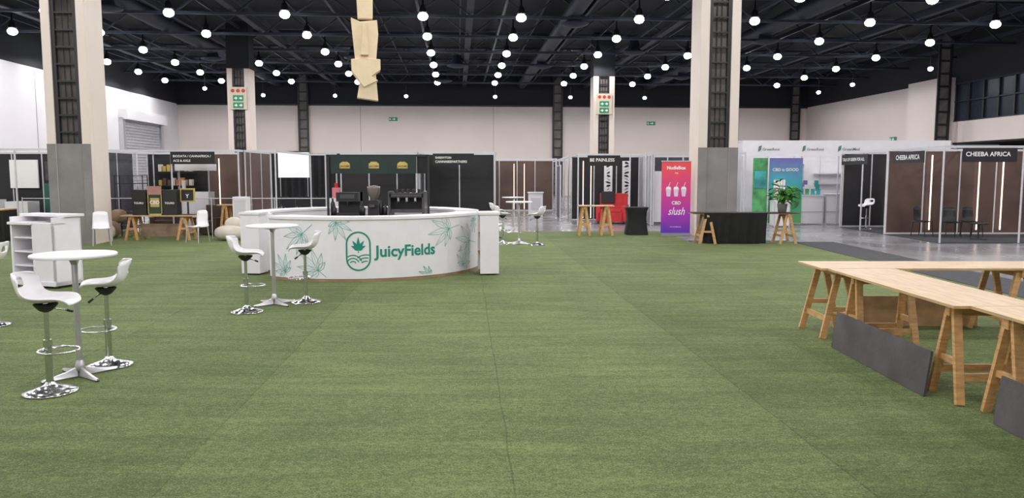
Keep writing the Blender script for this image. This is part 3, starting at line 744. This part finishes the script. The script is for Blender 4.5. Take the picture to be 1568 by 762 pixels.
def chair(name,x,y,rz,seat,leg,arms=False):
    b=B(name,(x,y,0),rz)
    pr=[(.20,.445),(.1,.43),(-.1,.43),(-.18,.47),(-.215,.6),(-.235,.75),(-.24,.86)]
    vs=[];fs=[]
    for j,(px,pz) in enumerate(pr):
        for i in range(9):
            u=-1+i/4; vs.append((px+(.05*u*u if j>3 else 0),u*(.22-.01*j),pz+(.02*u*u if j<3 else 0)-(.03*u**4 if j==6 else 0)))
    nv=len(vs); vs2=[(v[0]-.018,v[1],v[2]-.018) for v in vs]
    for j in range(6):
        for i in range(8):
            q=j*9+i; fs.append((q,q+1,q+10,q+9)); fs.append((nv+q,nv+q+9,nv+q+10,nv+q+1))
    for j in range(6):
        for i in (0,8):
            q=j*9+i; fs.append((q,q+9,nv+q+9,nv+q))
    for i in range(8): fs.append((i,i+1,nv+i+1,nv+i)); fs.append((54+i,55+i,nv+55+i,nv+54+i))
    b.add(vs+vs2,fs,seat,True)
    for sx,sy in ((.17,.18),(.17,-.18),(-.17,.17),(-.17,-.17)): b.rod((sx,sy,.43),(sx*1.25,sy*1.12,.02),.016,leg,8,.012)
    b.done()
chair('dining_chair',12.4,21.8,math.radians(-100),blackM,blackM); chair('dining_chair',13.1,22.0,math.radians(-80),blackM,blackM); chair('dining_chair',11.8,22.2,math.radians(-60),blackM,blackM)
b=B('low_round_table',(12.7,21.0,.02)); b.lathe([(0,.42),(.25,.42),(.25,.45),(0,.45)],blackM); b.rod((0,0,0),(0,0,.42),.02,blackM); b.lathe([(0,.03),(.2,.03),(.2,.0)],blackM); b.done()
bar_stool(11.6,25.3,math.radians(200)); bar_stool(12.3,24.9,math.radians(180)); bar_stool(11.9,23.9,math.radians(90))

chair('white_plastic_chair',-10.25,19.25,math.radians(-60),whiteP,alu); chair('white_plastic_chair',-8.15,20.0,math.radians(-110),whiteP,alu)
chair('white_plastic_chair',-8.3,24.0,math.radians(-130),whiteP,alu)
b=B('trestle_table'); b.box(-10.5,-8.6,20.7,21.3,.66,.69,plyX); trestle(b,-10.25,21,'y',.5,.66,.16); trestle(b,-8.85,21,'y',.5,.66,.16); b.box(-10.1,-8.9,21.0,21.03,.1,.45,brownC); b.done()
b=B('trestle_table'); b.box(-8.4,-7.5,22.0,22.4,.9,.93,plyX); trestle(b,-8.2,22.2,'y',.36,.9,.14); trestle(b,-7.7,22.2,'y',.36,.9,.14); b.done()
for i,(x,m1) in enumerate(((-10.05,blackM),(-9.62,mat('poster_dark_green',(.015,.045,.02),.4)),(-9.22,blackM))):
    b=B('display_box',(x,21.0,.69)); b.box(-.19,.19,-.15,.15,0,.68,m1); b.box(-.12,.12,-.16,-.15,.22,.46,gold if i==1 else m1)
    b.textF('TOURO' if i!=1 else 'CBD',-.13,-.165,.3,.26,txtW,.02)
    if i==1: b.box(-.19,.19,-.165,-.15,.55,.78,mat('poster_pink',(.4,.2,.17),.5)); b.box(-.19,.19,-.16,-.15,0,.04,gold); b.box(-.19,-.17,-.16,-.15,0,.6,gold); b.box(.17,.19,-.16,-.15,0,.6,gold)
    b.done()
b=B('framed_poster',(-8.82,21.05,.69)); b.box(-.2,.2,0,.03,.35,.72,gold); b.box(-.16,.16,-.01,0,.39,.68,blackM); b.textF('Y',-.05,-.015,.46,.1,txtW,.02); b.box(-.02,.02,0,.03,0,.35,blackM); b.box(-.18,.18,-.1,.12,0,.02,blackM); b.done()
b=B('white_side_box',(-7.6,21.8,0.012)); b.box(-.2,.2,-.2,.1,0,1.15,white); b.box(-.16,.16,-.21,-.2,.15,1.05,aluW); b.done()
b=B('bean_bag',(-7.65,20.9,0.01)); b.blob((0,0,.2),(.38,.38,.2),creamC,20,12,.8); b.blob((.05,.2,.42),(.25,.18,.2),creamC); b.done()
b=B('floor_cushions',(-11.3,21.5,0.01)); b.blob((0,0,.25),(.36,.32,.25),brownC,16,10,.8); b.blob((-.35,.15,.45),(.28,.25,.45),brownC,16,10,.8); b.blob((.2,.3,.6),(.22,.2,.2),brownC,16,10,.8); b.blob((.15,-.25,.2),(.2,.15,.2),creamC,16,10,.8); b.done()
armchair('brown_armchair',-10.4,23.2,math.radians(20),darkbr,False,.8); armchair('brown_armchair',-8.9,22.9,math.radians(-20),darkbr,False,.8)
b=B('black_shelf_rack',(-10.9,22.2,0.012))
for x in (-.4,.4):
    for y in (-.15,.15): b.rod((x,y,0),(x,y,1.75),.014,blackM,6)
for z in (.3,.7,1.1,1.5,1.72): b.box(-.4,.4,-.16,.16,z,z+.02,blackM)
b.done()
b=B('black_display_table',(-14.4,20.6,0)); b.box(-1.1,1.0,-.3,.35,.84,.87,pine); b.box(-1.1,1.0,-.28,.33,.02,.84,cloth)
for i in range(22): b.rod((-1.08+i*.1,-.28,.02),(-1.08+i*.1,-.28,.84),.018,cloth,6)
b.done()
b=B('rope_barrier')
for i in range(6): b.rod((-13.6+i*1.75,21.5,0.012),(-13.6+i*1.75,21.5,1.15),.012,aluW,6); 
b.rod((-13.6,21.5,1.12),(-4.85,21.5,1.12),.012,aluW,6); b.done()

# ------------------------------------------------------------ hanging wooden sculpture
b=B('hanging_plywood_sign',(-2.82,15.2,0),math.radians(12))
b.prism([(-.12,6.4),(.12,6.4),(.15,5.2),(.14,4.75),(-.14,4.75),(-.16,5.2)],-.08,.08,cream)
b.prism([(-.27,4.75),(-.1,4.68),(.22,4.72),(.24,4.45),(.19,3.95),(.05,3.85),(-.2,3.95)],-.12,.10,cream)
b.prism([(-.28,3.97),(.0,4.0),(.27,3.98),(.27,3.78),(.1,3.66),(.22,3.58),(-.05,3.45),(-.27,3.75)],-.16,.16,cream)
b.prism([(-.1,3.7),(.18,3.75),(.22,3.2),(-.18,3.25)],-.1,.12,cream)
b.prism([(-.05,4.65),(.02,4.65),(.05,4.05),(-.1,4.05)],-.2,-.1,cream)
b.box(-.02,.02,-.01,.01,6.3,9.4,blackM); b.done(.006)
